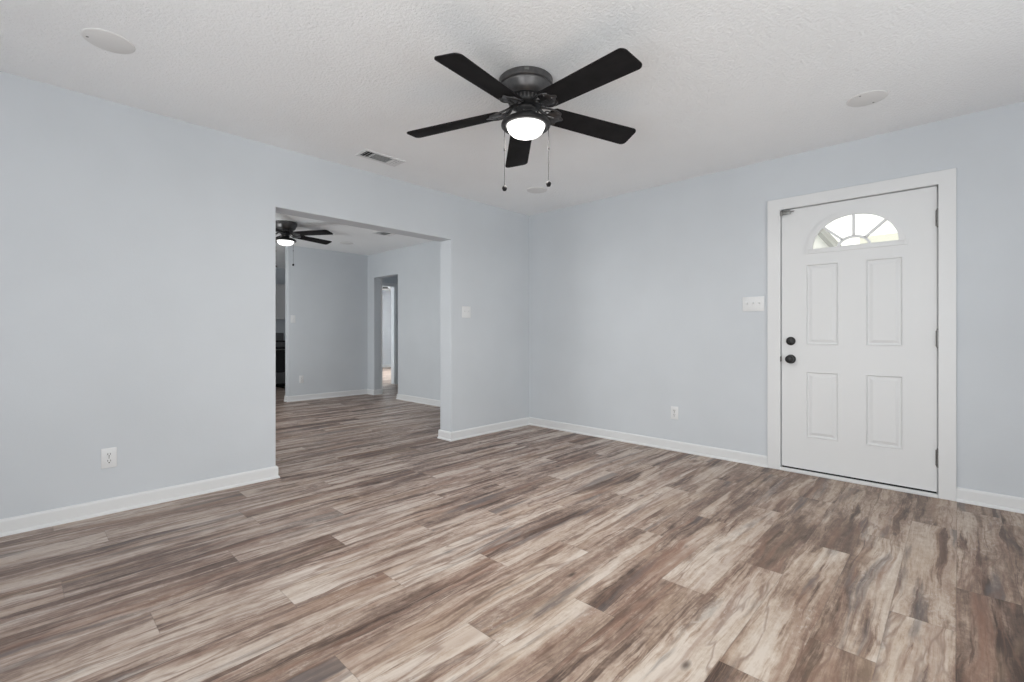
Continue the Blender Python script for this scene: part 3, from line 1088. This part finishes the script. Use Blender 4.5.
# ------------------------------------------------------------------ ceiling registers
def register(x, y, lx, ly, label, rot=0.0):
    root = thing('air_vent', label, 'air vent', (x, y, H), rot, 'ceiling air registers')
    hx, hy, fw = lx / 2, ly / 2, .020
    m = MB()
    for (a, b, c, d) in ((-hx, hx, -hy, -hy + fw), (-hx, hx, hy - fw, hy), (-hx, -hx + fw, -hy + fw, hy - fw), (hx - fw, hx, -hy + fw, hy - fw)):
        m.box(a, b, c, d, -.008, 0, .002)
    d1, d2 = -hx + lx * .27, hx - lx * .27
    m.box(d1 - .004, d1 + .004, -hy + fw, hy - fw, -.007, 0, .001)
    m.box(d2 - .004, d2 + .004, -hy + fw, hy - fw, -.007, 0, .001)
    m.build('vent_frame', M['plastic'], root)
    m = MB()
    m.box(-hx + fw, hx - fw, -hy + fw, hy - fw, -.0012, -.0004)
    m.build('vent_back', M['duct'], root)

    def slat(x0, x1, y0, y1, along, tilt):
        mm = MB()
        if along == 'x':
            mm.box(x0, x1, -.0046, .0046, -.0005, .0005)
            mt = Matrix.Translation((0, (y0 + y1) / 2, -.005)) @ Matrix.Rotation(tilt, 4, 'X')
        else:
            mm.box(-.006, .006, y0, y1, -.0005, .0005)
            mt = Matrix.Translation(((x0 + x1) / 2, 0, -.005)) @ Matrix.Rotation(tilt, 4, 'Y')
        mm.b.transform(mt)
        mm.build('vent_slat', M['plastic'], root)
    n = 6
    for i in range(n):
        yy = -hy + fw + (i + .5) * (ly - 2 * fw) / n
        slat(d1 + .004, d2 - .004, yy, yy, 'x', math.radians(50))
    for i in range(3):
        w0 = d1 - .004 + hx - fw
        xx = -hx + fw + (i + .5) * w0 / 3
        slat(xx, xx, -hy + fw, hy - fw, 'y', math.radians(-50))
        xx = hx - fw - (i + .5) * w0 / 3
        slat(xx, xx, -hy + fw, hy - fw, 'y', math.radians(35))
    return root


register(-2.155, -.362, .345, .160, 'white ceiling air register with dark louvres left of the ceiling fan')
register(-.66, 2.06, .26, .20, 'small dark-louvred ceiling register in the room beyond the opening')

# ------------------------------------------------------------------ switches and outlets (local: x along the wall, -y into the room)
def plate_outlet(loc, rotz, label):
    root = thing('wall_outlet', label, 'outlet', loc, rotz, 'duplex wall outlets')
    m = MB()
    m.box(-.036, .036, -.006, 0, -.0585, .0585, .003)
    m.build('cover_plate', M['plastic'], root, smooth=True)
    for s in (-1, 1):
        m = MB()
        m.prism([(.0165 * math.cos(2 * PI * i / 24), max(-.0125, min(.0125, .0165 * math.sin(2 * PI * i / 24)))) for i in range(24)],
                .0055, .0085, Matrix.Translation((0, 0, s * .0195)) @ Matrix.Rotation(PI / 2, 4, 'X'))
        rc = m.build('receptacle', M['plastic'], root, smooth=True)
        m = MB()
        m.box(-.0075, -.0050, -.0092, -.0080, s * .0195 - .001, s * .0195 + .009)
        m.box(.0050, .0075, -.0092, -.0080, s * .0195 - .001, s * .0195 + .009)
        m.lathe([(0, 0), (.0032, 0), (.0032, .0012), (0, .0012)], 12, Matrix.Translation((0, -.0080, s * .0195 - .0075)) @ Matrix.Rotation(PI / 2, 4, 'X'))
        m.build('socket_slots', M['slot'], rc)
    m = MB()
    m.lathe([(0, 0), (.0032, 0), (.0026, .0012), (0, .0014)], 12, Matrix.Translation((0, -.006, 0)) @ Matrix.Rotation(PI / 2, 4, 'X'))
    m.build('screw', M['steel'], root)
    return root


def plate_switch(loc, rotz, gangs, label):
    root = thing('light_switch', label, 'light switch', loc, rotz, 'white toggle switch plates')
    wd = .072 + .046 * (gangs - 1)
    m = MB()
    m.box(-wd / 2, wd / 2, -.006, 0, -.0585, .0585, .003)
    m.build('cover_plate', M['plastic'], root, smooth=True)
    for g_ in range(gangs):
        x = (g_ - (gangs - 1) / 2) * .046
        m = MB()
        m.box(x - .0055, x + .0055, -.0066, -.005, -.0125, .0125, .0005)
        m.b.transform(Matrix.Identity(4))
        mm = MB()
        mm.box(-.0045, .0045, -.013, 0, -.006, .006, .0015)
        mm.b.transform(Matrix.Translation((x, -.004, .002)) @ Matrix.Rotation(math.radians(-28), 4, 'X'))
        me = bpy.data.meshes.new('tmp')
        mm.b.to_mesh(me)
        m.b.from_mesh(me)
        bpy.data.meshes.remove(me)
        mm.b.free()
        m.build('toggle', M['plastic'], root)
        for s in (-1, 1):
            m = MB()
            m.lathe([(0, 0), (.003, 0), (.0024, .0012), (0, .0014)], 12, Matrix.Translation((x, -.006, s * .030)) @ Matrix.Rotation(PI / 2, 4, 'X'))
            m.build('screw', M['plastic'], root)
    return root


plate_outlet((-3.742, 0, .328), 0, 'white duplex outlet low on the long left wall')
plate_outlet((0, -1.768, .342), -PI / 2, 'white duplex outlet low on the wall between the corner and the entry door')
plate_outlet((-1.035, FY, .340), 0, 'white outlet low on the far wall beyond the opening')
plate_switch((-.968, 0, 1.282), 0, 2, 'white double switch plate on the short wall right of the wide opening')
plate_switch((0, -2.431, 1.303), -PI / 2, 3, 'wide triple switch plate beside the entry door casing')
plate_switch((-1.165, FY, 1.292), 0, 1, 'white single switch plate on the far wall beyond the opening')

# ------------------------------------------------------------------ kitchen glimpse
st = thing('stove', 'black freestanding stove in the dim kitchen at the left edge of the opening', 'stove', (-.66, 6.13, 0))
mb = MB()
mb.box(-.38, .38, .03, .60, .05, .90, .004)
mb.box(-.36, .36, .06, .58, 0, .05)
mb.build('stove_body', M['stove'], st)
mb = MB()
mb.box(-.385, .385, .0, .61, .90, .925, .004)
mb.build('cooktop', M['stove'], st)
mb = MB()
mb.box(-.38, .38, .54, .60, .925, 1.08, .006)
mb.build('backguard', M['stovegrey'], st)
mb = MB()
mb.box(-.38, .38, -.0, .03, .80, .895, .003)
cp = mb.build('control_panel', M['stovegrey'], st)
for k in range(5):
    m = MB()
    m.lathe([(0, 0), (.021, 0), (.018, .022), (0, .024)], 20, Matrix.Translation((-.28 + .14 * k, 0, .85)) @ Matrix.Rotation(PI / 2, 4, 'X'))
    m.build('knob', M['steel'], cp, smooth=True)
mb = MB()
mb.box(-.378, .378, .0, .03, .30, .79, .004)
od = mb.build('oven_door', M['stove'], st)
mb = MB()
mb.tube([(-.33, 0, .745), (-.33, -.045, .745), (.33, -.045, .745), (.33, 0, .745)], .013, 10)
mb.build('handle', M['steel'], od, smooth=True)
mb = MB()
mb.box(-.378, .378, .004, .03, .065, .29, .004)
mb.build('drawer', M['stovegrey'], st)

kc = thing('wall_cabinet', 'white kitchen wall cabinet above the black stove', 'cabinet', (-.62, 6.42, 1.36))
mb = MB()
mb.box(-.40, .60, .02, .33, 0, .72, .002)
mb.build('cabinet_body', M['cabinet'], kc)
for k, (a, b) in enumerate(((-.397, -.152), (-.148, .097), (.103, .348), (.352, .597))):
    m = MB()
    m.box(a, b, .012, .02, .003, .717)
    for (p, q_, r, s_) in ((a, a + .05, .003, .717), (b - .05, b, .003, .717), (a + .05, b - .05, .003, .053), (a + .05, b - .05, .667, .717)):
        m.box(p, q_, 0, .013, r, s_, .002)
    m.build('cabinet_door', M['cabinet'], kc)

# ------------------------------------------------------------------ hall trims
mb = MB()
mb.box(BX1, BX1 + .075, 4.932, 4.95, 0, BZ + .07, .003)
mb.box(BX0 - .07, BX0, 4.932, 4.95, 0, BZ + .07, .003)
mb.box(BX0, BX1, 4.932, 4.95, BZ, BZ + .07, .003)
mb.box(BX1 - .018, BX1, 4.95, 5.07, 0, BZ)
mb.box(BX0, BX0 + .018, 4.95, 5.07, 0, BZ)
struct('trim_3', mb, M['trim'], 'white casing of the bedroom doorway deep in the passage', 'door casing')
mb = MB()
mb.box(DX + .13, DX + .165, PY1, PY1 + .07, 0, PZ + .0, .003)
struct('trim_4', mb, M['trim'], 'bright white trim edge on the hall side of the narrow passage', 'trim')
